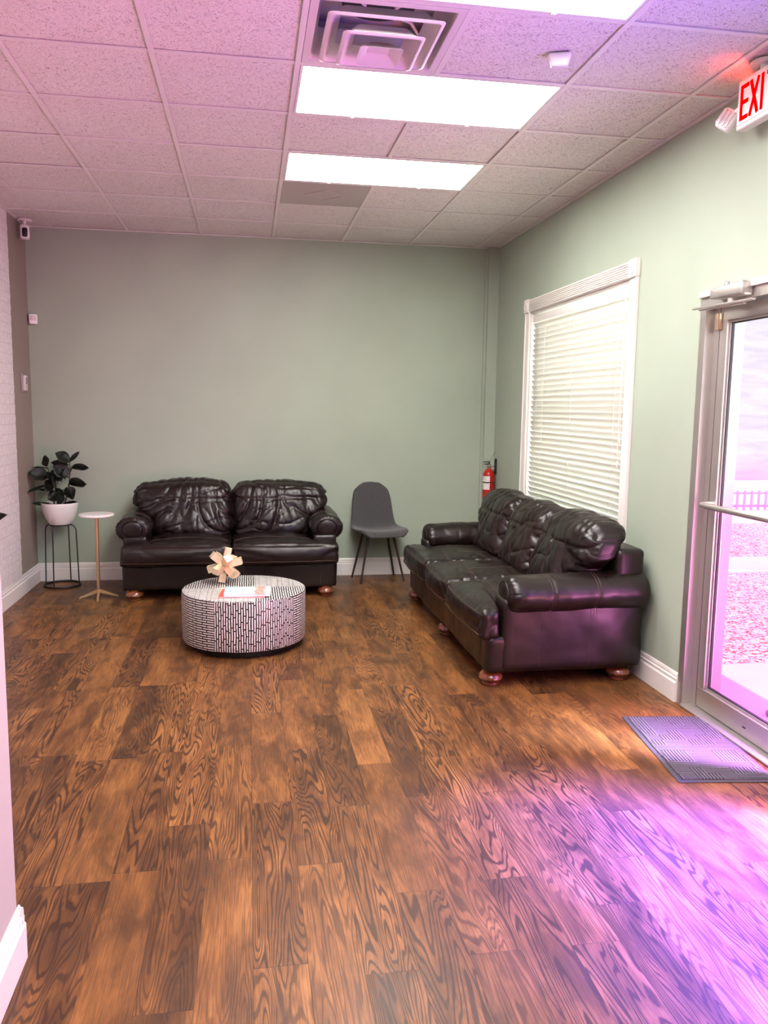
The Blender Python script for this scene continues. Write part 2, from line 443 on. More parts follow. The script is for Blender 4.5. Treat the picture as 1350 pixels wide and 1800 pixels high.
# ------------------------------------------------------------ small wall devices
t = thing('security_camera', 'white ceiling security camera in the back left corner', 'security camera', (-1.985, 3.40, H))
b = NB(); lathe(b, [(.055, -.014), (.055, 0)], seg=28); obj('mount', b, M_plastic, t, True)
b = NB(); tube(b, [(0,0,-.01), (0,0,-.05)], .014, 12); obj('stem', b, M_plastic, t, True)
b = NB(); box(b, -.036, .036, -.045, .035, -.155, -.045, .018, 4)
mt = Matrix.Rotation(math.radians(14), 4, 'Z'); bmesh.ops.transform(b, matrix=mt, verts=b.verts); obj('body', b, M_plastic, t, True)
b = NB(); box(b, -.019, .019, -.050, -.040, -.142, -.072, .012, 4); bmesh.ops.transform(b, matrix=mt, verts=b.verts)
obj('lens_window', b, mat('black_glass', (.01,.01,.012), .1), t, True)
t = thing('motion_detector', 'small white motion detector high in the left corner of the back wall', 'sensor', (XL+.035, YB-.002, 2.255), math.radians(25))
b = NB(); box(b, -.034, .034, -.035, .0, -.042, .042, .008, 3); obj('body', b, M_plastic, t, True)
b = NB(); box(b, -.022, .022, -.039, -.034, -.012, .028, .003); obj('lens', b, mat('milky_lens', (.55,.5,.5), .3), t, True)
t = thing('thermostat', 'thermostat under a clear guard on the left side wall', 'thermostat', (XL, 3.415, 1.715))
b = NB(); box(b, .0, .010, -.062, .062, -.082, .082, .006, 2); obj('back_plate', b, mat('smoky_plastic', (.30,.26,.24), .25), t, True)
b = NB(); box(b, .008, .030, -.038, .038, -.062, .062, .006, 2); obj('body', b, mat('ivory_plastic', (.6,.56,.53), .35), t, True)
b = NB(); box(b, .030, .034, -.022, .022, .0, .045, .002); tube(b, [(.032,-.028,-.005), (.034,.03,.0)], .005, 6); obj('display', b, mat('grey_display', (.25,.24,.24), .3), t, True)

# ------------------------------------------------------------ exit sign
M_red = mat('red_lit_letter', (.6,.0,.0), .9, Specular_IOR_Level=0.0); n = N(M_red); n.b.inputs['Emission Color'].default_value = (1,.0,.0,1); n.b.inputs['Emission Strength'].default_value = 1.1
t = thing('exit_sign', 'lit red EXIT sign with emergency lamp head above the glass door', 'exit sign', (1.93, -.26, 2.775))
b = NB(); box(b, -.025, .025, -.315, 0, .0, .205, .008, 3); obj('housing', b, M_plastic, t, True)
b = NB()
def stroke(bm, p, q, w):
    (y0, z0), (y1, z1) = p, q; dv = Vector((0, y1-y0, z1-z0)).normalized(); nn = Vector((0, -dv.z, dv.y))*w/2
    A, B = Vector((0, y0, z0)), Vector((0, y1, z1))
    f = [A+nn, B+nn, B-nn, A-nn]
    lo = [bm.verts.new(v+Vector((-.0275,0,0))) for v in f]; hi = [bm.verts.new(v+Vector((-.0245,0,0))) for v in f]
    bm.faces.new(lo); bm.faces.new(hi[::-1])
    for k in range(4): bm.faces.new((lo[k], hi[k], hi[(k+1) % 4], lo[(k+1) % 4]))
z0, z1 = .034, .180; s = .017
stroke(b, (-.034, z0), (-.034, z1), s)
for zz in (z0+s/2, (z0+z1)/2, z1-s/2): stroke(b, (-.030, zz), (-.082, zz), s)
stroke(b, (-.096, z0), (-.150, z1), s); stroke(b, (-.096, z1), (-.150, z0), s)
stroke(b, (-.177, z0), (-.177, z1), s)
stroke(b, (-.240, z0), (-.240, z1), s); stroke(b, (-.205, z1-s/2), (-.275, z1-s/2), s)
obj('lettering', b, M_red, t, label='red letters EXIT')
b = NB(); box(b, -.0262, -.0252, -.312, -.004, .018, .020); obj('seam', b, mat('grey_seam', (.3,.27,.26), .6), t)
b = NB(); lathe(b, [(.06, .222), (.06, .233)], c=(0,-.15,0), seg=28); tube(b, [(0,-.15,.20), (0,-.15,.225)], .02, 12); obj('canopy', b, M_plastic, t, True)
lh = NB(); tube(lh, [(0, .0, .10), (0, .03, .10), (-.008, .06, .085)], .014, 10)
obj('lamp_arm', lh, M_plastic, t, True)
R_ = Matrix.Translation((-.02, .075, .075)) @ Matrix.Rotation(math.radians(28), 4, 'X') @ Matrix.Rotation(math.radians(25), 4, 'Y') @ Matrix.Rotation(math.radians(18), 4, 'Z')
b = NB(); b2 = NB(); box(b2, -.018, .03, -.042, .042, -.045, .045, .014, 4); merge(b, b2, R_); lo = obj('lamp_head', b, M_plastic, t, True)
b = NB()
for k in range(3):
    b2 = NB(); box(b2, -.026, -.016, -.034+k*.0245, -.014+k*.0245, -.036, .036, .005, 2); merge(b, b2, R_)
obj('lamp_lens', b, mat('clear_ribbed_lens', (.75,.74,.74), .08, .5), lo, True)
lamp('exit_sign_glow', 'AREA', (1.895,-.34,2.975), (1.70,-.16,3.03), .55, (1,.05,.03), shape='RECTANGLE', size=.22, size_y=.02)

# ------------------------------------------------------------ window, casing and blind
def m_glass(name, tint, grad=None):
    m = bpy.data.materials.new(name); m.use_nodes = True; nt = m.node_tree; nt.nodes.clear(); n = N(m)
    tr = n.n('ShaderNodeBsdfTransparent'); gl = n.n('ShaderNodeBsdfGlossy'); mx = n.n('ShaderNodeMixShader'); out = n.n('ShaderNodeOutputMaterial')
    gl.inputs['Roughness'].default_value = .02; gl.inputs['Color'].default_value = (.9,.9,.9,1)
    if grad:
        z = n.xyz(n.pos())[2]; z = n.math('ADD', z, n.math('MULTIPLY', n.math('SUBTRACT', n.noise(n.pos(), 1.2, 2), .5), .5))
        n.L.new(n.ramp(n.math('DIVIDE', z, 2.5), grad), tr.inputs['Color'])
    else: tr.inputs['Color'].default_value = (*tint, 1)
    fr = n.n('ShaderNodeLayerWeight'); fr.inputs[0].default_value = .5
    n.L.new(n.math('MULTIPLY_ADD', n.math('POWER', fr.outputs['Facing'], 5), .55, .03), mx.inputs[0]); n.L.new(tr.outputs[0], mx.inputs[1]); n.L.new(gl.outputs[0], mx.inputs[2]); n.L.new(mx.outputs[0], out.inputs[0])
    return m
M_clear = m_glass('clear_glass', (.92,.95,.93))
M_film = m_glass('dichroic_film_glass', None, [(0., (1.,.58,.64)), (.37, (1.,.57,.68)), (.47, (.42,.30,1.)), (1., (.30,.24,1.))])
M_dglass = m_glass('pink_tinted_glass', None, [(0., (.98,.52,.93)), (.36, (.98,.56,.93)), (.52, (.94,.86,.92)), (1., (.90,.88,.92))])

b = NB(); Xf = XR+.12
for y0, y1, z0, z1 in ((WY0, WY1, WZ0, WZ0+.05), (WY0, WY1, WZ1-.05, WZ1), (WY0, WY0+.05, WZ0+.05, WZ1-.05), (WY1-.05, WY1, WZ0+.05, WZ1-.05), (WY0+.05, WY1-.05, 1.52, 1.56)): box(b, Xf, Xf+.05, y0, y1, z0, z1)
w1 = struct('window_1', b, M_white)
b = NB(); box(b, Xf+.02, Xf+.026, WY0+.04, WY1-.04, WZ0+.04, WZ1-.04); obj('pane', b, M_clear, w1)
# casing
b = NB(); CT = WZ1
for y0, y1 in ((WY0-.088, WY0), (WY1, WY1+.088)):
    box(b, XR-.018, XR, y0, y1, .66, CT, .002, 1)
    box(b, XR-.024, XR, y0-.002 if y0 < 1 else y1-.012, (y0+.012) if y0 < 1 else y1+.002, .661, CT-.001, .002, 1)
box(b, XR-.024, XR, WY0-.088, WY1+.088, .60, .66, .003, 1)
for k in range(7):
    box(b, XR-.026, XR, WY0, WY1, CT+.004+k*.0135, CT+.013+k*.0135, .002, 1)
box(b, XR-.018, XR, WY0, WY1, CT, CT+.10)
for yy in (WY0-.095, WY1-.003):
    box(b, XR-.032, XR, yy, yy+.098, CT-.002, CT+.105, .003, 1)
    b2 = NB(); lathe(b2, [(.036, .0), (.036, .006), (.028, .002), (.02, .003), (.012, .007), (.001, .008)], seg=24)
    merge(b, b2, Matrix.Translation((XR-.032, yy+.049, CT+.052)) @ Matrix.Rotation(-PI/2, 4, 'Y'))
for (y0, y1, z0, z1) in ((WY0, WY0+.012, .66, CT), (WY1-.012, WY1, .66, CT), (WY0, WY1, CT-.012, CT)): box(b, XR, XR+.12, y0, y1, z0, z1)
struct('trim_5', b, M_white, label='white fluted window casing with rosette corner blocks')
# blind
M_slat = mat('white_blind_slat', (.80,.79,.74), .38); n = N(M_slat); n.b.inputs['Transmission Weight'].default_value = 0
def m_slat():
    m = bpy.data.materials.new('translucent_slat'); m.use_nodes = True; n = N(m); b0 = n.b
    b0.inputs['Base Color'].default_value = (.80,.79,.74,1); b0.inputs['Roughness'].default_value = .35
    tl = n.n('ShaderNodeBsdfTranslucent'); tl.inputs[0].default_value = (.85,.86,.72,1); mx = n.n('ShaderNodeMixShader'); mx.inputs[0].default_value = .22
    out = n.t.nodes['Material Output']; n.L.new(b0.outputs[0], mx.inputs[1]); n.L.new(tl.outputs[0], mx.inputs[2]); n.L.new(mx.outputs[0], out.inputs[0]); return m
M_sl = m_slat()
t = thing('window_blind', 'white horizontal slat blind closed in the side window behind the sofa', 'window blind', (XR+.03, (WY0+WY1)/2, WZ0))
hl = (WY1-WY0)/2-.018; HB = WZ1-WZ0
b = NB(); box(b, -.020, .028, -hl, hl, HB-.085, HB-.03, .004, 2); obj('headrail', b, M_white, t, True)
b = NB(); box(b, -.030, -.026, -hl, hl, HB-.098, HB-.094, .001, 1); obj('valance_bead', b, mat('cream_bead', (.8,.78,.62), .4), t, True)
b = NB(); ns = 36; z0, z1 = .045, HB-.115
for k in range(ns):
    zc = z0+(z1-z0)*k/(ns-1); tilt = math.radians(62+4*math.sin(k*1.7)); wd = .050; A = []
    sag = .0022*math.sin(k*.9)
    for s_ in range(13):
        yy = -hl+.004+(2*hl-.008)*s_/12
        row = []
        for q in range(6):
            a = (q/5-.5)*wd; cur = .004*(1-(2*q/5-1)**2)
            row.append(b.verts.new((a*math.cos(tilt)-cur*math.sin(tilt)-.002, yy, zc-a*math.sin(tilt)*-1*-1-cur*math.cos(tilt)*-1+sag*math.sin(yy*2.6+k*.4))))
        A.append(row)
    for s_ in range(12):
        for q in range(5): b.faces.new((A[s_][q], A[s_+1][q], A[s_+1][q+1], A[s_][q+1]))
so = obj('slats', b, M_sl, t, 'all')
md = so.modifiers.new('thick', 'SOLIDIFY'); md.thickness = .0025
b = NB(); box(b, -.018, .018, -hl, hl, .004, .022, .004, 2); obj('bottom_rail', b, M_white, t, True)
for yy in (-hl+.16, 0, hl-.30):
    b = NB(); tube(b, [(-.026, yy, HB-.09), (-.026, yy, .02)], .0012, 5); obj('ladder_cord', b, M_white, t)
for dy, zb in ((.045, .62), (.065, .48)):
    b = NB(); tube(b, [(-.032, -hl+dy, HB-.09), (-.034, -hl+dy+.004, HB-.8), (-.032, -hl+dy, zb+.02)], .0016, 5); lathe(b, [(.003, .0), (.007, -.006), (.006, -.035), (.003, -.04)], c=(-.032, -hl+dy, zb+.02), seg=10)
    obj('pull_cord', b, M_white, t, True)

# ------------------------------------------------------------ door
XD = 2.09
M_dark = mat('dark_gasket', (.012,.012,.014), .6)
b = NB()
box(b, XR-.004, XD+.06, DY1-.002, DY1+.05, 0, DZ+.03)            # strip on the wall + jamb core
box(b, XD, XD+.06, DY1-.048, DY1-.002, 0, DZ)                     # hinge side jamb
box(b, XR-.004, XD+.06, DY0-.05, DY0+.002, 0, DZ+.03)
box(b, XD, XD+.06, DY0+.002, DY0+.048, 0, DZ)
box(b, XR-.004, XD+.06, DY0+.002, DY1-.002, DZ-.045, DZ+.02)
box(b, XR-.02, XD+.07, DY0, DY1-.002, 0, .014, .003, 1)
fr = struct('trim_6', b, M_alu, label='aluminium door frame and threshold')
b = NB(); box(b, XR-.022, XR-.0045, DY0-.06, DY1+.052, DZ+.002, DZ+.034, .004, 2); struct('trim_7', b, M_white, label='white head trim over the glass door')
dy0, dy1, dz0, dz1 = DY0+.054, DY1-.052, .020, DZ-.05
g0, g1, gz0, gz1 = dy0+.062, dy1-.062, .125, dz1-.068
b = NB()
for y0, y1, z0, z1 in ((dy0, dy1, dz0, gz0), (dy0, dy1, gz1, dz1), (dy0, g0, gz0, gz1), (g1, dy1, gz0, gz1)): box(b, XD, XD+.045, y0, y1, z0, z1, .0015, 1)
dr = struct('door_1', b, M_alu)
b = NB()
for y0, y1, z0, z1 in ((g0, g1, gz0, gz0+.012), (g0, g1, gz1-.012, gz1), (g0, g0+.012, gz0+.012, gz1-.012), (g1-.012, g1, gz0+.012, gz1-.012)): box(b, XD+.012, XD+.033, y0, y1, z0, z1)
obj('glazing_bead', b, M_alu, dr)
b = NB()
for y0, y1, z0, z1 in ((g0+.012, g1-.012, gz0+.012, gz0+.018), (g0+.012, g1-.012, gz1-.018, gz1-.012), (g0+.012, g0+.018, gz0+.018, gz1-.018), (g1-.018, g1-.012, gz0+.018, gz1-.018)): box(b, XD+.017, XD+.030, y0, y1, z0, z1)
obj('gasket', b, M_dark, dr)
b = NB(); box(b, XD+.021, XD+.027, g0+.011, g1-.011, gz0+.011, gz1-.011); obj('glass_pane', b, M_dglass, dr)
b = NB(); tube(b, [(XD, g1+.035, 1.085), (XD-.035, g1+.035, 1.085), (XD-.062, g1+.020, 1.085), (XD-.066, g1-.02, 1.085), (XD-.066, g0+.02, 1.085), (XD-.062, g0-.02, 1.085), (XD, g0-.035, 1.085)], .0155, 14)
obj('push_bar', b, M_alu, dr, True)
b = NB(); box(b, XD-.012, XD+.001, dy1-.02, dy1-.003, 1.955, 2.035, .003, 1); box(b, XD-.012, XD+.001, dy1+.008, dy1+.028, 1.955, 2.035, .003, 1); tube(b, [(XD-.012, dy1+.003, 1.955), (XD-.012, dy1+.003, 2.035)], .007, 10)
obj('hinge', b, mat('brass_hinge', (.55,.42,.28), .35, .7), dr, True)
b = NB(); box(b, XD-.001, XD, -.37, -.345, .062, .069); obj('maker_plate', b, M_dark, dr)
b = NB(); box(b, XD+.001, XD+.04, dy1+.001, dy1+.0035, .02, dz1); obj('edge_seal', b, M_dark, dr)
# closer
t = thing('door_closer', 'silver door closer with arm above the glass door', 'door closer', (XR-.004, -.13, 2.115))
b = NB(); box(b, -.062, 0, -.14, .12, -.035, .030, .010, 3)
for v in b.verts:
    if v.co.y > .09: v.co.z *= .75
obj('body', b, M_alu, t, True)
b = NB(); lathe(b, [(.014, .03), (.014, .045), (.010, .048)], c=(-.03, .03, 0), seg=16); obj('cap', b, M_alu, t, True)
b = NB(); lathe(b, [(.018, -.058), (.018, -.035)], c=(-.03, -.02, 0), seg=16); obj('spindle', b, M_alu, t, True)
b = NB(); box(b, -.14, .29, -.011, .011, -.004, .004, .002, 1)
for v in b.verts: pass
b3 = NB(); merge(b3, b, Matrix.Translation((-.045, -.055, -.060)) @ Matrix.Rotation(math.radians(96), 4, 'Z')); obj('arm', b3, M_alu, t, True)
b = NB(); box(b, -.02, .30, -.009, .009, -.003, .003, .001, 1); b3 = NB(); merge(b3, b, Matrix.Translation((-.045, .20, -.066)) @ Matrix.Rotation(math.radians(-84), 4, 'Z')); obj('link_arm', b3, M_alu, t, True)

# storefront window beyond the door (outside the photo, it throws the violet light)
b = NB()
for y0, y1, z0, z1 in ((SY0, SY1, SZ0, SZ0+.06), (SY0, SY1, SZ1-.06, SZ1), (SY0, SY0+.06, SZ0+.06, SZ1-.06), (SY1-.06, SY1, SZ0+.06, SZ1-.06)): box(b, XD, XD+.08, y0, y1, z0, z1)
w2 = struct('window_2', b, M_alu)
b = NB(); box(b, XD+.035, XD+.045, SY0+.05, SY1-.05, SZ0+.05, SZ1-.05); obj('pane', b, M_film, w2)

# ------------------------------------------------------------ outside
M_conc = mat('pale_concrete', (.62,.60,.57), .9); n = N(M_conc); n.base(n.ramp(n.noise(n.pos(), 2, 4), [(.3, (.56,.54,.51)), (.7, (.68,.66,.63))]))
b = NB(); box(b, X2-.01, 30, -12, 30, -.25, -.05); struct('ground', b, M_conc)
def m_mulch():
    m = mat('dry_leaf_mulch', (.3,.2,.1), 1); n = N(m); P = n.pos(); f = n.noise(P, 26, 3, .6, 1.5)
    n.base(n.ramp(f, [(.40, (.34,.14,.05)), (.47, (.55,.34,.14)), (.53, (.85,.80,.62))])); n.bump(f, 1, .03); return m
M_mul = m_mulch()
for k, (y0, y1) in enumerate(((.88, 3.62), (4.45, 7.0))):
    b = NB(); bmesh.ops.create_grid(b, x_segments=60, y_segments=30, size=.5)
    for v in b.verts:
        v.co = Vector((2.75+(v.co.x+.5)*9, y0+(v.co.y+.5)*(y1-y0), -.049))
        e = min(v.co.y-y0, y1-v.co.y, v.co.x-2.75)
        v.co.z += .02*min(1, max(0, e)/.15)+.012*noise.noise(v.co*9)*min(1, e/.1)
    o = obj('leaf_litter', b, M_mul, None, True); o['kind'] = 'stuff'
    tag(o, ['dry reddish leaf litter nearest the glass door', 'dry reddish leaf litter beyond the second concrete path'][k], 'leaf litter')
def m_bldg():
    m = mat('hazy_wavy_grey', (.5,.49,.5), .9); n = N(m); P = n.pos(); x, y, z = n.xyz(P)[0:3]
    f = n.noise(n.vec(n.math('MULTIPLY', x, .7), y, n.math('MULTIPLY', z, 4.5)), 1, 4, .6, .8)  # haze and the door glass's wavy reflections painted into the wall colour
    n.base(n.ramp(f, [(.3, (.38,.375,.37)), (.7, (.52,.51,.50))])); return m
b = NB(); box(b, 4, 30, 14.0, 14.4, -.05, 7); o = struct('wall_neighbour', b, m_bldg())
b = NB()
for k in range(44): box(b, 6.2+k*.13, 6.23+k*.13, 8.45, 8.48, -.05, .28)
box(b, 6.1, 12, 8.48, 8.51, .0, .04); box(b, 6.1, 12, 8.48, 8.51, .22, .25)
tag(obj('picket_fence', b, mat('lilac_fence_paint', (.45,.40,.55), .7)), 'low picket fence far outside the glass door', 'fence')
b = NB(); box(b, -.30, .30, -.20, .20, 0, .01, .003, 1); o = obj('outdoor_mat', b, mat('outdoor_mat_rubber', (.06,.055,.075), .8), loc=(2.62,-.26,-.05)); tag(o, 'dark doormat on the concrete outside the glass door', 'doormat')
b = NB(); bmesh.ops.create_icosphere(b, subdivisions=3, radius=.022)
for v in b.verts: v.co *= 1+.35*noise.noise(v.co*60); v.co.z = v.co.z*.9+.018
o = obj('stone', b, mat('grey_stone', (.35,.32,.33), .9), smooth='all', loc=(2.50,.02,-.05)); tag(o, 'small stone on the shaded concrete outside the door', 'stone')

# ------------------------------------------------------------ doormat inside
def m_mat():
    m = mat('charcoal_ribbed_mat', (.06,.058,.07), .85); n = N(m); P = n.obj(); x, y, z = n.xyz(P)[0:3]
    def cell(v, s): return n.math('FLOOR', n.math('MULTIPLY', v, s))
    cx, cy = cell(x, 17), cell(y, 17); w = n.white(n.vec(cx, cy))[0]
    fx = n.math('FRACT', n.math('MULTIPLY', x, 17*4)); fy = n.math('FRACT', n.math('MULTIPLY', y, 17*4))
    sel = n.math('GREATER_THAN', w, .5)
    f = n.math('ADD', n.math('MULTIPLY', sel, fx), n.math('MULTIPLY', n.math('SUBTRACT', 1, sel), fy))
    g = n.ramp(f, [(.0, 0.), (.22, 0.), (.36, 1.), (.86, 1.), (1., 0.)])
    n.base(n.mix(g, (.018,.017,.022), n.ramp(n.noise(P, 300, 2), [(.35, (.055,.05,.062)), (.65, (.15,.14,.165))])))
    n.bump(g, 1, .006); return m
MT = thing('doormat', 'charcoal ribbed doormat with rubber border inside the glass door', 'doormat', (1.812, -.392, 0), math.atan2(-.093, .722)*-1*-1)
b = NB(); box(b, -.215, .215, -.365, .365, .0005, .005, .002, 1); obj('rubber_border', b, mat('mat_rubber', (.05,.047,.055), .6), MT)
b = NB(); box(b, -.193, .193, -.343, .343, .005, .010, .002, 1); obj('ribbed_pile', b, m_mat(), MT)

# ------------------------------------------------------------ sofas
def rounded(bm, c, hs, r, nseg, fn=None, rfn=None):
    """cube lattice mapped on a rounded box; fn(pos, normal, lattice) -> new pos"""
    nx, ny, nz = nseg; c = Vector(c); hs = Vector(hs); V = {}
    def vert(i, j, k):
        key = (i, j, k)
        if key in V: return V[key]
        l = Vector((2*i/nx-1, 2*j/ny-1, 2*k/nz-1)); p = Vector((l.x*hs.x, l.y*hs.y, l.z*hs.z))
        q = Vector([max(-(hs[a]-r), min(hs[a]-r, p[a])) for a in range(3)]); d = p-q
        nn = d.normalized(); p = q+nn*r
        if fn: p = fn(p, nn, l)
        V[key] = bm.verts.new(c+p); return V[key]
    for axis in range(3):
        a, b_ = [(1,2), (2,0), (0,1)][axis]; n_ = (nx, ny, nz)
        for side in (0, n_[axis]):
            for i in range(n_[a]):
                for j in range(n_[b_]):
                    def key(ii, jj):
                        q = [0,0,0]; q[axis] = side; q[a] = ii; q[b_] = jj; return vert(*q)
                    f = [key(i, j), key(i+1, j), key(i+1, j+1), key(i, j+1)]
                    if side == 0: f = f[::-1]
                    try: bm.faces.new(f)
                    except ValueError: pass
    return bm
def sstep(a, b_, x):
    t = max(0, min(1, (x-a)/(b_-a))); return t*t*(3-2*t)
def ridge(v): return 1-min(1, abs(v)*2.6)
def stitch(bm, bvh, pts, dirv, r=.0013, steps=40, off=.0006):
    """lay a thread over a surface: pts polyline, projected along dirv"""
    d = Vector(dirv).normalized(); line = []
    P = [Vector(p) for p in pts]; L = [(P[i+1]-P[i]).length for i in range(len(P)-1)]; tot = sum(L)
    for s in range(steps+1):
        q = tot*s/steps; i = 0
        while i < len(L)-1 and q > L[i]: q -= L[i]; i += 1
        p = P[i].lerp(P[i+1], min(1, q/L[i]))
        hit = bvh.ray_cast(p-d*.5, d)
        if hit[0] is not None: line.append(hit[0]-d*off)
    if len(line) > 2: tube(bm, line, r, 5)

def make_sofa(name, label, loc, rz, Wd, D, ncush, seed, group):
    t = thing(name, label, 'sofa', loc, rz, group); hw = Wd/2; rs = random.Random(seed); so = Vector((seed*7.3, seed*3.1, 0)); AZ = .556 if ncush == 2 else .520
    def wr(p, k, a): return a*noise.noise((p+so)*k)
    # base frame: front rail with drop front panels
    b = NB()
    def fb(p, nn, l): return p+nn*(wr(p, 5, .006)+wr(p, 14, .002))
    rounded(b, (0, D/2-.03, .19), (hw-.065, D/2-.045, .105), .018, (60, 30, 10), fb)
    fr = obj('base', b, M_leather, t, 'all')
    b = NB()
    for sx in (-1, 1):
        tube(b, [(sx*(hw-.20), .0135, .09), (sx*(hw-.20), .0135, .285)], .0016, 5)
    obj_split('stitching', b, M_stitch, fr)
    # back frame
    b = NB()
    def fk(p, nn, l): return p+nn*wr(p, 6, .005)+Vector((0, .03*(l.z-1)*-.0, 0))
    ft = .775 if ncush == 3 else .745; fh = (ft-.15)/2
    rounded(b, (0, D-.105, .15+fh), (hw-(.078 if ncush == 3 else .15), .085, fh), .028, (60, 8, 24), fk); obj('back_frame', b, M_leather, t, 'all')
    # arms
    for sx in (-1, 1):
        b = NB()
        def fa(p, nn, l): return p+nn*(wr(p, 6, .006)+wr(p, 17, .002))
        rounded(b, (sx*(hw-.155), D/2+.040, .30), (.095, D/2-.062, .205), .02, (10, 34, 18), fa)
        # roll: swept ring along y
        y0, y1 = .125, D-.01; rings = []; ny, na = 70, 64; cx = sx*(hw-.135)
        for i in range(ny+1):
            s = i/ny; y = y0+(y1-y0)*s
            e = min(s*(y1-y0)/.055, 1); e2 = min((1-s)*(y1-y0)/.04, 1)
            sc = (.74+.26*math.sqrt(max(0, 1-(1-e)**2)))*(.85+.15*math.sqrt(max(0, 1-(1-e2)**2)))
            ring = []
            zc = AZ+.014*s
            for k in range(na):
                a = 2*PI*k/na; ca, sa = math.cos(a), math.sin(a)
                p = Vector((cx, y, zc)); rx, rzz = .138, .107
                pl = .0045*math.sin(a*22+noise.noise(Vector((a*2, seed, 0)))*5)*max(0, 1-s/.13)
                dx = Vector((ca*rx*sc, 0, sa*rzz*sc)); q = p+dx
                am = wr(Vector((q.x*.6, q.y*1.0, q.z*.6)), 6, .009)+wr(q, 18, .0028)
                for sm in (.30, .62):                      # vertical seams pull in slightly
                    am -= .0035*math.exp(-((s-sm)/.012)**2)
                q += Vector((ca, 0, sa))*(pl+am)
                ring.append(b.verts.new(q))
            rings.append(ring)
        for A, B in zip(rings, rings[1:]):
            for k in range(na): b.faces.new((A[k], A[(k+1) % na], B[(k+1) % na], B[k]))
        b.faces.new(rings[0][::-1]); b.faces.new(rings[-1])
        bmesh.ops.recalc_face_normals(b, faces=b.faces)
        bv = BVHTree.FromBMesh(b)
        ar = obj('arm', b, M_leather, t, 'all')
        b = NB()
        for sm in (.29, .31, .615, .635):
            yy = y0+(y1-y0)*sm; pl = []
            for k in range(41):
                a = -PI*.32+PI*1.20*k/40
                d = Vector((-math.cos(a)*sx, 0, -math.sin(a))); o_ = Vector((cx, yy, AZ+.01))-d*.4
                h_ = bv.ray_cast(o_, d)
                if h_[0] is not None: pl.append(h_[0]-d*.0004)
            if len(pl) > 2: tube(b, pl, .0012, 5)
        for yy in (.33*D, .64*D):
            pl = []
            for k in range(20):
                z = .11+k*.018; h_ = bv.ray_cast(Vector((sx*(hw+.5), yy, z)), Vector((-sx, 0, 0)))
                if h_[0] is not None: pl.append(h_[0]+Vector((sx*.0003, 0, 0)))
            if len(pl) > 2: tube(b, pl, .0009, 5)
        obj_split('stitching', b, M_stitch, ar)
        # front scroll disc
        b = NB(); pr = []
        lathe(b, [(.001, .012), (.04, .011), (.070, .007), (.082, .0)], seg=40)
        bmesh.ops.transform(b, matrix=Matrix.Translation((cx, y0, AZ-.002)) @ Matrix.Diagonal((1.04, 1, .93, 1)) @ Matrix.Rotation(PI/2, 4, 'X'), verts=b.verts)
        tube(b, [(cx+.083*1.04*math.cos(2*PI*k/40), y0-.002, AZ-.002+.083*.93*math.sin(2*PI*k/40)) for k in range(40)], .0042, 8, closed=True)
        obj('scroll_panel', b, M_leather, ar, 'all')
    # seat cushions
    inn = hw-.235; cw = 2*inn/ncush
    for c in range(ncush):
        x0 = -inn+c*cw; xc = x0+cw/2; outl, outr = c == 0, c == ncush-1
        ys, ye = -.035, D-.25; b = NB(); sd = Vector((c*5.7, seed*2.2, 0)); hy = (ye-ys)/2
        def fs(p, nn, l):
            y = p.y+hy                                   # from the front edge
            q = Vector(p)
            ear = 1-sstep(.105, .150, y)
            if outl and l.x < 0: q.x -= .185*ear*sstep(0, .55, -l.x)
            if outr and l.x > 0: q.x += .185*ear*sstep(0, .55, l.x)
            top = max(0, nn.z)
            crown = .040*(1-abs(l.x)**2.6)*(1-abs(l.y)**2.8)*(1 if l.z > 0 else -.1)
            if l.z > 0: q.z += crown
            q.z += .012*(-l.y)*-.6
            if l.y < -.6: q.y -= .028*(1-abs(l.x)**2)*(1-abs(l.z)**2)
            w = q+sd
            fold = ridge(noise.noise(Vector((w.x*3.5, w.y*10, w.z*9))))**3*.009
            fold2 = ridge(noise.noise(Vector((w.x*9+3, w.y*17, w.z*10))))**3*.004
            q += nn*((-fold-fold2)*(.35+.65*sstep(.1, .9, abs(l.x)))+wr(w, 4, .010))
            # seam across, 18 cm behind the front edge
            if l.z > .9: q.z -= .004*math.exp(-((y-.20)/.010)**2)
            return q
        rounded(b, (xc, (ys+ye)/2, .368), (cw/2-.002, hy, .088), .036, (54, 60, 14), fs)
        bmesh.ops.recalc_face_normals(b, faces=b.faces); bv = BVHTree.FromBMesh(b)
        cu = obj('seat_cushion', b, M_leather, t, 'all')
        b = NB(); xl, xr_ = x0+.03, x0+cw-.03
        for dd in (.192, .204): stitch(b, bv, [(xl, ys+dd, .5), (xr_, ys+dd, .5)], (0,0,-1))
        for dx in (-.16, .16) if ncush == 2 else (-.13, .13):
            stitch(b, bv, [(xc+dx, ys+.20, .5), (xc+dx*1.15, ye-.05, .5)], (0,0,-1))
        el = x0-(.17 if outl else -.012); er = x0+cw+(.17 if outr else -.012)
        for zz in (.425, .312): stitch(b, bv, [(el, -.3, zz), (er, -.3, zz)], (0,1,0), .0019, 60)
        obj_split('stitching', b, M_stitch, cu)
    # back cushions
    bh = .222
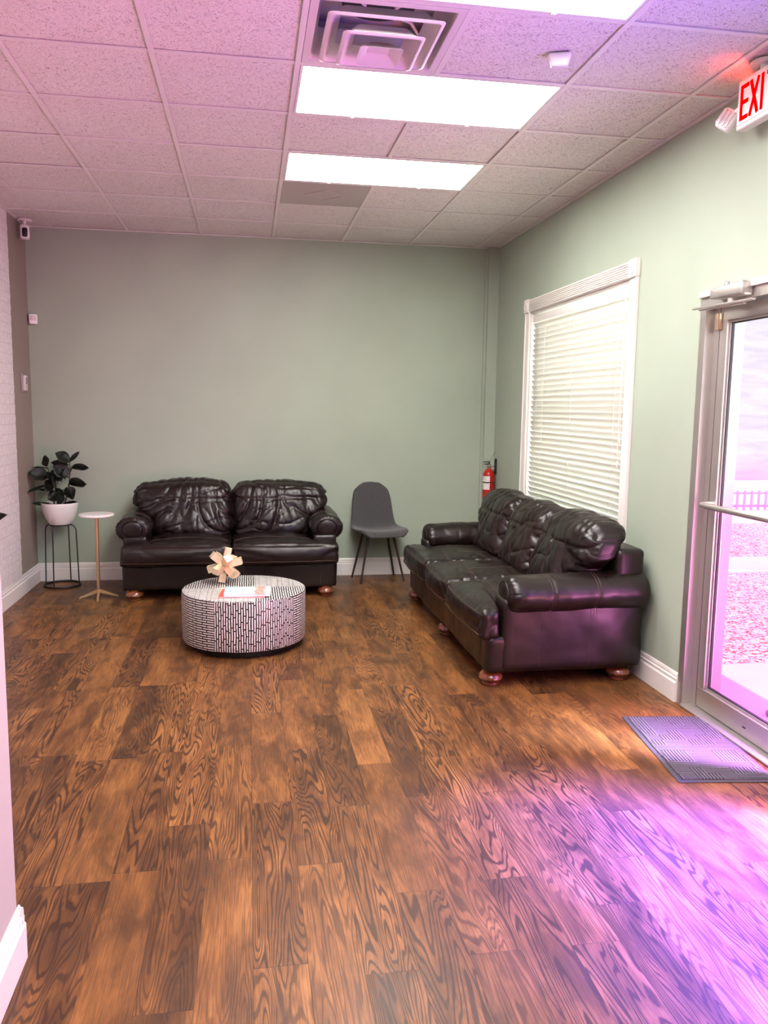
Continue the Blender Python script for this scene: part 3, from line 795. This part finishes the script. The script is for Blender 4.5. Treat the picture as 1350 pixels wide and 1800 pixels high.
    for c in range(ncush):
        x0 = -inn+c*cw; xc = x0+cw/2; outl, outr = c == 0, c == ncush-1; b = NB(); sd = Vector((c*9.1+seed, seed*4.2, 0))
        def fbk(p, nn, l):
            q = Vector(p); zt = (l.z+1)/2
            wide = sstep(.25, .62, zt)*.14
            if outl and l.x < 0: q.x -= wide*sstep(.2, 1, -l.x)
            if outr and l.x > 0: q.x += wide*sstep(.2, 1, l.x)
            if l.y < 0: q.y -= .075*(1-abs(l.x)**3)*(1-abs(l.z+.15)**2.2*.8)+.03*sstep(.5, 1, zt)
            # head roll above the cross seam
            if nn.y < -.2 and l.y <= -.5: q.y += .008*math.exp(-((zt-.70)/.03)**2)
            if l.z > .2: q.z += .022*(1-abs(l.x)**2)*sstep(.2, 1, l.z)-.045*(abs(l.x)**6)*sstep(.5, 1, l.z)
            q.z += .010*noise.noise(Vector((q.x*4, seed, c)))*sstep(.5, 1, zt)
            w = q+sd
            fan = 1.0+(l.x*.9)*(1-zt)
            f1 = ridge(noise.noise(Vector((w.x*7.5*1.0+l.z*l.x*1.6, w.y*2, w.z*2.6))))**2.2
            f2 = ridge(noise.noise(Vector((w.x*17+l.z*l.x*3, w.y*3, w.z*5+4))))**2.5
            f3 = ridge(noise.noise(Vector((w.x*5+9, w.y*5, w.z*9+4))))**3
            low = 1-sstep(.58, .74, zt)
            amp = (.022*f1+.0055*f2)*(.45+.55*low)+.008*f3
            gather = .004*ridge(noise.noise(Vector((w.x*26, w.y*2, w.z*4))))*math.exp(-((zt-.74)/.09)**2)
            q += nn*(-amp-gather+wr(w, 3.2, .022)+.012)
            # lean back
            q.y += .17*(zt-.5)*1.0
            return q
        rounded(b, (xc, D-.285, .455+bh), (cw/2-.001, .088, bh), .07, (84, 18, 90), fbk)
        bmesh.ops.recalc_face_normals(b, faces=b.faces); bv = BVHTree.FromBMesh(b)
        cu = obj('back_cushion', b, M_leather, t, 'all')
        b = NB(); zz = .455+bh*2*.70; ex = cw/2-.10
        stitch(b, bv, [(xc-ex, -.3, zz+.012), (xc+ex, -.3, zz)], (0,1,0), .0015, 60)
        for sx in (-1, 1): stitch(b, bv, [(xc+sx*ex, -.3, zz+.13), (xc+sx*ex, -.3, zz), (xc+sx*ex*1.02, -.3, .50)], (0,1,0), .0010, 60)
        obj_split('stitching', b, M_stitch, cu)
    # bun feet
    for sx in (-1, 1):
        for yy in (.065, D-.12):
            b = NB(); lathe(b, [(.030, 0), (.050, .003), (.052, .010), (.046, .016), (.058, .024), (.070, .042), (.066, .062), (.050, .076), (.040, .080), (.040, .095)], c=(sx*(hw-.15), yy, 0), seg=32)
            obj('foot', b, M_bun, t, True)
    if ncush == 3:
        b = NB(); lathe(b, [(.030, 0), (.050, .003), (.052, .010), (.046, .016), (.058, .024), (.070, .042), (.066, .062), (.050, .076), (.040, .080), (.040, .095)], c=(0, .065, 0), seg=32)
        obj('foot', b, M_bun, t, True)
    return t
make_sofa('loveseat', 'two seat dark brown leather sofa against the back wall', (-.365, 2.785, 0), 0, 1.83, .86, 2, 1, 'dark leather sofas')
make_sofa('sofa', 'three seat dark brown leather sofa under the blind covered window', (1.062, 1.60, 0), -PI/2, 2.35, .955, 3, 2, 'dark leather sofas')

# ------------------------------------------------------------ drum table
def m_inlay():
    m = mat('bone_inlay', (.7,.68,.62), .3); n = N(m); P = n.obj(); x, y, z = n.xyz(P)[0:3]
    ang = n.math('ARCTAN2', y, x); arc = n.math('MULTIPLY', ang, .405)
    geo = n.n('ShaderNodeNewGeometry'); nz = n.xyz(geo.outputs['Normal'])[2]; top = n.math('GREATER_THAN', nz, .8)
    def brick(a, b_, pitch, length, mort, sq=1):
        v = n.vec(a, b_); br = n.n('ShaderNodeTexBrick'); n.L.new(v, br.inputs['Vector']); br.offset = .37; br.offset_frequency = 2
        br.inputs['Scale'].default_value = 1; br.inputs['Mortar Size'].default_value = mort; br.inputs['Mortar Smooth'].default_value = .15
        br.inputs['Brick Width'].default_value = length; br.inputs['Row Height'].default_value = pitch; br.inputs['Bias'].default_value = 0
        return br.outputs['Fac']
    wob = n.math('MULTIPLY', n.math('SUBTRACT', n.noise(P, 14, 2), .5), .008)
    rowv = n.math('FLOOR', n.math('DIVIDE', arc, .0156)); rn = n.math('MULTIPLY', n.white(n.vec(rowv, 1))[0], .4)
    vert = brick(n.math('ADD', n.math('ADD', z, 5), rn), n.math('ADD', arc, wob), .0156, .085, .0043)
    hor = brick(n.math('ADD', arc, 7), n.math('ADD', z, n.math('MULTIPLY', wob, .5)), .0150, .09, .0043)
    # side sectors: vertical strips face the room between two joints
    a1, a2 = math.radians(-117), math.radians(-39)
    inV = n.math('MULTIPLY', n.math('GREATER_THAN', ang, a1), n.math('LESS_THAN', ang, a2))
    side = n.math('ADD', n.math('MULTIPLY', inV, vert), n.math('MULTIPLY', n.math('SUBTRACT', 1, inV), hor))
    # top quadrants
    px_ = n.math('GREATER_THAN', x, .07); py_ = n.math('GREATER_THAN', y, .0)
    same = n.math('COMPARE', px_, py_, .1)              # far right and near left: strips run across
    tx = brick(n.math('ADD', x, 5), n.math('ADD', y, wob), .0140, .075, .0024)
    ty = brick(n.math('ADD', y, 5), n.math('ADD', x, wob), .0150, .085, .0042)
    tp = n.math('ADD', n.math('MULTIPLY', same, tx), n.math('MULTIPLY', n.math('SUBTRACT', 1, same), ty))
    f = n.math('ADD', n.math('MULTIPLY', top, tp), n.math('MULTIPLY', n.math('SUBTRACT', 1, top), side))
    bone = n.ramp(n.noise(P, 55, 3), [(.3, (.50,.47,.43)), (.6, (.74,.72,.68))])
    n.base(n.mix(f, bone, (.012,.010,.010))); return m
M_in = m_inlay()
t = thing('drum_table', 'round drum coffee table with black and white inlay strips', 'coffee table', (-.258, 1.565, 0))
b = NB(); lathe(b, [(.386, .048), (.394, .050), (.398, .060), (.400, .20), (.400, .355), (.397, .366), (.390, .370), (.30, .3702)], seg=96); obj('drum', b, M_in, t, True)
b = NB(); lathe(b, [(.352, .004), (.356, .010), (.356, .048)], seg=72); obj('plinth', b, mat('black_lacquer', (.008,.008,.009), .18), t, True)
b = NB()
for a in (-150, -70, -25, 60, 140): lathe(b, [(.012, 0), (.012, .006)], c=(.33*math.cos(math.radians(a)), .33*math.sin(math.radians(a)), 0), seg=12)
obj_split('glide', b, mat('clear_glide', (.5,.5,.5), .2), t)
# magazines
def booklet(name, label, loc, rz, w, d, h, cover, group):
    t = thing(name, label, 'magazine', loc, rz, group)
    b = NB(); box(b, -w/2+.002, w/2-.003, -d/2+.003, d/2-.003, .001, h-.001); obj('pages', b, mat('paper_edges', (.78,.76,.74), .8), t)
    b = NB(); box(b, -w/2, w/2, -d/2, d/2, h-.001, h, 0); box(b, -w/2, w/2, -d/2, d/2, 0, .001); box(b, -w/2-.001, -w/2, -d/2, d/2, 0, h); obj('cover', b, cover, t)
    return t
M_redc = mat('red_cover', (.62,.06,.04), .35)
def m_cover():
    m = mat('pale_blue_photo_cover', (.6,.7,.85), .22); n = N(m); P = n.obj(); x, y, z = n.xyz(P)[0:3]
    sky = n.ramp(n.math('ADD', n.math('MULTIPLY', x, 3), n.math('MULTIPLY', n.noise(P, 9, 3), .6)), [(.0, (.42,.62,.85)), (.6, (.74,.80,.86))])
    town = n.ramp(n.noise(P, 70, 4, .7), [(.40, (.16,.15,.12)), (.5, (.62,.55,.46)), (.60, (.65,.15,.10))])
    f = n.ramp(n.math('ADD', x, n.math('MULTIPLY', n.math('SUBTRACT', n.noise(P, 30, 3), .5), .05)), [(.035, 0.), (.055, 1.), (.105, 1.), (.12, 0.)])
    n.base(n.mix(f, sky, town)); return m
booklet('magazine', 'red covered magazine at the bottom of the pile on the drum table', (-.262, 1.375, .3702), math.radians(-5), .285, .215, .008, M_redc, 'magazines on the drum table')
booklet('magazine', 'pale blue magazine on top of the pile on the drum table', (-.235, 1.375, .3785), math.radians(-2), .285, .22, .014, m_cover(), 'magazines on the drum table')
# burr sculpture
M_gold = mat('champagne_gold', (.72,.56,.36), .34, .45); n = N(M_gold); n.base(n.ramp(n.noise(n.obj(), 12, 3), [(.3, (.60,.44,.26)), (.7, (.80,.66,.46))]))
b = NB(); ph = (1+5**.5)/2; axes = [(0,1,ph), (0,-1,ph), (1,ph,0), (-1,ph,0), (ph,0,1), (-ph,0,1)]
for k, a in enumerate(axes):
    b2 = NB(); box(b2, -.0225, .0225, -.0225, .0225, -.118, .118, .0012, 1)
    q = Vector(a).normalized().to_track_quat('Z', 'Y').to_matrix().to_4x4() @ Matrix.Rotation(k*.7, 4, 'Z'); merge(b, b2, q)
bmesh.ops.rotate(b, cent=(0,0,0), matrix=Matrix.Rotation(.42, 3, 'X') @ Matrix.Rotation(.25, 3, 'Y'), verts=b.verts)
zm = min(v.co.z for v in b.verts)
o = obj('burr_sculpture', b, M_gold, loc=(-.385, 1.72, .3703-zm)); tag(o, 'pale gold sculpture of crossed square bars on the drum table', 'ornament')

# ------------------------------------------------------------ shell chair
M_fab = mat('charcoal_fabric', (.05,.05,.052), .9); n = N(M_fab); n.base(n.ramp(n.noise(n.obj(), 260, 2), [(.3, (.034,.033,.034)), (.7, (.075,.073,.074))])); n.bump(n.noise(n.obj(), 500, 2), .4, .002)
n.b.inputs['Sheen Weight'].default_value = .25
t = thing('shell_chair', 'charcoal upholstered shell chair with slim dark legs between the sofas', 'chair', (.925, 3.44, 0), math.radians(9))
prof = [(-.228, .418), (-.222, .440), (-.190, .449), (-.10, .440), (0, .432), (.09, .436), (.145, .458), (.175, .505), (.190, .57), (.202, .65), (.212, .73), (.220, .80), (.226, .860), (.226, .872)]
half = [.150, .195, .222, .232, .232, .226, .217, .207, .198, .190, .180, .158, .085, .03]
b = NB(); nu, nvv = 28, 14; rows = []
def interp(A, s):
    f = s*(len(A)-1); i = min(int(f), len(A)-2); u = f-i
    g = lambda k: A[max(0, min(len(A)-1, k))]
    def cr(p0, p1, p2, p3): return .5*((2*p1)+(-p0+p2)*u+(2*p0-5*p1+4*p2-p3)*u*u+(-p0+3*p1-3*p2+p3)*u**3)
    if isinstance(A[0], tuple): return tuple(cr(g(i-1)[k], g(i)[k], g(i+1)[k], g(i+2)[k]) for k in range(2))
    return cr(g(i-1), g(i), g(i+1), g(i+2))
for i in range(61):
    s = i/60; y, z = interp(prof, s); hwid = max(.02, interp(half, s))
    y2, z2 = interp(prof, min(1, s+.02)); y1_, z1_ = interp(prof, max(0, s-.02)); tg = Vector((0, y2-y1_, z2-z1_)).normalized(); nn = Vector((0, -tg.z, tg.y))
    row = []
    for j in range(nu+1):
        u = 2*j/nu-1; lift = .034*abs(u)**2.4*math.sin(PI*min(1, max(.12, s*1.15)))**.7
        row.append(b.verts.new(Vector((u*hwid, y, z))+nn*lift))
    rows.append(row)
for A, B in zip(rows, rows[1:]):
    for j in range(nu): b.faces.new((A[j], A[j+1], B[j+1], B[j]))
edge = [r_[0].co.copy() for r_ in rows]+[v.co.copy() for v in rows[-1][1:-1]]+[r_[-1].co.copy() for r_ in rows[::-1]]
sh = obj('shell', b, M_fab, t, 'all'); md = sh.modifiers.new('thick', 'SOLIDIFY'); md.thickness = .022; md.offset = -1; md = sh.modifiers.new('sub', 'SUBSURF'); md.levels = 1; md.render_levels = 1
b = NB()
tube(b, edge, .0032, 6); obj('piping', b, mat('dark_piping', (.018,.018,.018), .7), t, True)
M_leg = mat('dark_walnut_metal', (.035,.018,.012), .35)
for sx in (-1, 1):
    for sy in (-1, 1):
        b = NB(); tube(b, [(sx*.115, sy*.085-.01, .425), (sx*.205, sy*.145-.01 if sy < 0 else .125, 0)], [.0135, .008], 12); obj('leg', b, M_leg, t, True)
b = NB(); box(b, -.13, .13, -.012, .012, .402, .416, .003, 1); box(b, -.012, .012, -.10, .09, .402, .416, .003, 1); obj('under_frame', b, M_black, t, True)

# ------------------------------------------------------------ plant stand, pot, plant
t = thing('plant_stand', 'black wire plant stand in the left corner holding the white pot', 'plant stand', (-1.812, 3.47, 0))
def ringp(r, z, n_=48): return [(r*math.cos(2*PI*k/n_), r*math.sin(2*PI*k/n_), z) for k in range(n_)]
b = NB(); tube(b, ringp(.150, .008), .008, 8, closed=True); obj('base_ring', b, M_black, t, True)
b = NB(); tube(b, ringp(.085, .527), .005, 8, closed=True); obj('top_ring', b, M_black, t, True)
for a in (165, 255, 345, 75):
    a = math.radians(a); pts = [(.150, .008), (.138, .44), (.1375, .475), (.131, .503), (.117, .521), (.100, .527), (.085, .527)]
    b = NB(); tube(b, [(r*math.cos(a), r*math.sin(a), z) for r, z in pts], .0052, 8); obj('rod', b, M_black, t, True)
M_pot = mat('white_ceramic', (.76,.73,.70), .3); M_soil = mat('potting_soil', (.02,.014,.01), 1)
M_lf = mat('dark_rubber_leaf', (.012,.020,.012), .45); n = N(M_lf); n.base(n.ramp(n.noise(n.obj(), 9, 2), [(.3, (.005,.007,.005)), (.7, (.010,.016,.010))]))
n.b.inputs['Specular IOR Level'].default_value = .25
M_stem = mat('brown_stem', (.05,.03,.02), .7)
def leaf(bm, base, tip, w, roll=0.0, droop=.02):
    base, tip = Vector(base), Vector(tip); ax = tip-base; L = ax.length; ax.normalize()
    up = Vector((0,0,1)); sd = ax.cross(up)
    if sd.length < .1: sd = Vector((1,0,0))
    sd.normalize(); nn = sd.cross(ax); sd2 = sd*math.cos(roll)+nn*math.sin(roll); nn2 = sd2.cross(ax)
    G = []
    for i in range(15):
        s = i/14; ww = w*math.sin(PI*min(1, max(0, (s-.08)/.92))**.82)**.75 if s > .08 else .003
        if s > .93: ww *= (1-s)/.07*.9+.02
        row = []
        for j in range(7):
            u = j/3-1; row.append(bm.verts.new(base+ax*(s*L)+sd2*(u*ww)+nn2*(abs(u)**1.5*ww*.28)-Vector((0,0,1))*droop*s*s+nn2*.004*math.sin(s*9+u)))
        G.append(row)
    for A, B in zip(G, G[1:]):
        for j in range(6): bm.faces.new((A[j], A[j+1], B[j+1], B[j]))
# leaves are given as (dx, z, depth) of base and tip about the pot centre
def rubber_plant(name, label, loc, leaves, stems, pot, dz):
    t = thing(name, label, 'potted plant', loc)
    pot(t)
    leaves = [(Vector(a)+Vector((0,0,dz)), Vector(c)+Vector((0,0,dz)), w, rl) for a, c, w, rl in leaves]; stems = [[Vector(p)+Vector((0,0,dz)) for p in s_] for s_ in stems]
    for s_ in stems:
        b = NB(); tube(b, s_, [.006]*(len(s_)-1)+[.003], 8); obj('stem', b, M_stem, t, True)
    for (a, c, w, rl) in leaves:
        b = NB(); leaf(b, a, c, w, rl); o = obj('leaf', b, M_lf, t, 'all'); m_ = o.modifiers.new('thick', 'SOLIDIFY'); m_.thickness = .0015
    return t
k_ = 1/1000*1.27                      # metres per crop pixel at the plant's distance
def q(cx, cy, d=0): return ((cx-412)*k_*1.0, d, (478-cy)*k_)
LV = [((480,190),(552,100),-.02,12,1.2), ((488,190),(405,108),-.06,36,1.0), ((490,228),(612,207),-.03,25,.9), ((470,335),(597,310),-.07,36,.9),
      ((345,222),(322,128),.05,29,1.3), ((348,232),(240,212),.03,12,.3), ((352,292),(230,238),-.05,40,1.1), ((350,338),(213,374),-.06,15,.5), ((372,386),(268,358),.03,9,.4),
      ((480,208),(356,176),.04,20,.8), ((475,292),(388,188),-.04,40,1.2), ((375,345),(345,232),-.09,36,1.1), ((430,320),(362,225),.05,36,1.0), ((390,375),(375,262),-.10,40,1.3),
      ((410,400),(348,418),-.06,32,1.0), ((440,370),(508,412),-.08,34,1.1), ((425,375),(414,448),-.11,34,1.3), ((372,476),(240,446),-.05,16,.5), ((425,474),(535,434),-.05,13,.6),
      ((465,350),(492,425),.05,30,1.1), ((485,270),(492,200),.06,26,1.1), ((365,310),(335,360),-.08,28,1.2), ((450,300),(440,215),-.02,34,1.2), ((395,420),(440,350),-.06,30,1.2), ((400,330),(420,250),.08,38,1.2)]
leaves = []
for (a, c, d, w, rl) in LV: leaves.append((q(*a, d*.15), q(*c, d), w*k_*1.28, rl))
stems = [[(-.045,0,-.01), (-.047,0,.06), (-.06,0,.17), (-.085,0,.33)], [(.005,-.01,-.01), (.0,-.01,.06), (-.03,-.01,.20)], [(.035,0,-.01), (.055,.0,.07), (.085,0,.20), (.095,0,.37)]]
def pot_white(t):
    b = NB(); lathe(b, [(.070, 0), (.088, .003), (.102, .022), (.122, .065), (.138, .115), (.146, .155), (.149, .182), (.147, .186), (.142, .184), (.137, .150), (.120, .10)], seg=64, cap=True); obj('pot', b, M_pot, t, True, 'white bowl shaped pot')
    b = NB(); lathe(b, [(.001, .160), (.138, .158), (.136, .150), (.001, .148)], seg=40, cap=False); obj('soil', b, M_soil, t, True)
def pot_grey(t):
    b = NB(); lathe(b, [(.085, 0), (.10, .01), (.13, .30), (.135, .305), (.125, .30), (.12, .27)], seg=48); obj('pot', b, mat('grey_pot', (.3,.3,.3), .6), t, True)
rubber_plant('potted_rubber_plant', 'dark leaved rubber plant in a white bowl pot on the wire stand', (-1.812, 3.47, .5325), leaves, stems, pot_white, .1575)
# second plant, mostly outside the left edge of the photo: floor pot and a few leaves
rubber_plant('potted_rubber_plant', 'plant at the left edge of the photo showing one dark green leaf tip', (-1.86, .95, 0),
             [((0.05,0.05,.55), (.272,.235,.652), .055, 1.1), ((0,0,.50), (-.02,-.20,.60), .05, .6), ((0,0,.45), (-.10,.2,.62), .05, .5), ((0,0,.35), (.02,-.2,.42), .05, .4), ((0,0,.62), (.02,.06,.78), .045, .9)],
             [[(0,0,-.02), (.01,0,.3), (0,0,.64)]], pot_grey, .28)

# ------------------------------------------------------------ side table
M_brass = mat('brushed_brass', (.62,.42,.22), .32, .8)
t = thing('side_table', 'small round white side table on a brass tripod pole', 'side table', (-1.425, 2.965, 0))
b = NB(); lathe(b, [(.10, .660), (.130, .664), (.134, .668), (.134, .680), (.130, .684), (.05, .6845)], seg=56)
mw = mat('white_marble', (.78,.74,.71), .3); n = N(mw); n.base(n.ramp(n.noise(n.obj(), 9, 5, .6, 1.5), [(.35, (.62,.57,.54)), (.55, (.80,.77,.74))])); obj('table_top', b, mw, t, True)
b = NB(); tube(b, [(0,0,.055), (0,0,.660)], .0135, 16); lathe(b, [(.04, .650), (.04, .660)], seg=20); obj('pole', b, M_brass, t, True)
for a in (192, 276, 12):
    a = math.radians(a); b = NB(); b2 = NB(); d = Vector((math.cos(a), math.sin(a), 0)); s_ = Vector((-d.y, d.x, 0))*.009
    P0, P1 = [Vector((0,0,.075)), Vector((0,0,.045))], [d*.148+Vector((0,0,.010)), d*.148+Vector((0,0,.0))]
    vs = [b.verts.new(p) for p in (P0[0]+s_, P0[0]-s_, P0[1]-s_, P0[1]+s_, P1[0]+s_, P1[0]-s_, P1[1]-s_, P1[1]+s_)]
    for f in ((0,1,2,3), (7,6,5,4), (0,4,5,1), (1,5,6,2), (2,6,7,3), (3,7,4,0)): b.faces.new([vs[k] for k in f])
    b2.free(); obj('leg', b, M_brass, t)

# ------------------------------------------------------------ fire extinguisher
t = thing('fire_extinguisher', 'red fire extinguisher hung in the corner behind the sofa', 'fire extinguisher', (1.975, 3.515, .60))
M_rd = mat('red_enamel', (.40,.008,.006), .25)
b = NB(); lathe(b, [(.045, 0), (.053, .01), (.054, .02), (.054, .335), (.050, .365), (.038, .388), (.022, .400), (.018, .412)], seg=36); obj('cylinder', b, M_rd, t, True)
b = NB(); lathe(b, [(.016, .412), (.018, .42), (.018, .445), (.010, .452)], seg=20); lathe(b, [(.014, 0), (.014, .012)], c=(-.03, -.015, .425), seg=16)
tube(b, [(-.0, -.0, .44), (.03, -.03, .430), (.035, -.045, .40)], .009, 8); obj('valve', b, mat('chrome_valve', (.6,.6,.58), .2, .9), t, True)
b = NB(); box(b, -.008, .008, -.07, .01, .448, .456, .002, 1); box(b, -.008, .008, -.085, .0, .468, .476, .002, 1); tube(b, [(0,-.01,.448), (0,.01,.472)], .006, 8)
bmesh.ops.rotate(b, cent=(0,0,.45), matrix=Matrix.Rotation(math.radians(-50), 3, 'Z'), verts=b.verts); obj('handle', b, M_black, t, True)
b = NB(); tube(b, [(.052, 0, .40), (.062, 0, .44), (.055, -.01, .49)], .006, 8); box(b, .056, .068, -.02, .02, .36, .50, .002, 1); obj('bracket', b, M_black, t, True)
b = NB(); tube(b, [(.0, 0, .46), (.03, 0, .52), (.055, 0, .565)], .0015, 5); obj('pin_cord', b, M_black, t)
b = NB(); tube(b, ringp(.0548, .282, 40), .004, 6, closed=True); obj('strap', b, M_black, t, True)
def arcplate(bm, r, a0, a1, z0, z1, n_=14):
    A = [[bm.verts.new((r*math.cos(math.radians(a0+(a1-a0)*k/n_)), r*math.sin(math.radians(a0+(a1-a0)*k/n_)), z)) for z in (z0, z1)] for k in range(n_+1)]
    for p_, q_ in zip(A, A[1:]): bm.faces.new((p_[0], q_[0], q_[1], p_[1]))
b = NB(); arcplate(b, .0546, -185, -95, .215, .276); arcplate(b, .0546, -185, -95, .288, .340)
ml = mat('instruction_label', (.8,.78,.76), .5); n = N(ml); P = n.obj(); z = n.xyz(P)[2]
ln = n.math('GREATER_THAN', n.math('FRACT', n.math('MULTIPLY', z, 95)), .62); nz = n.math('GREATER_THAN', n.noise(P, 160, 2), .47)
n.base(n.mix(n.math('MULTIPLY', ln, nz), (.80,.78,.76), (.16,.15,.15))); obj('label', b, ml, t, None)
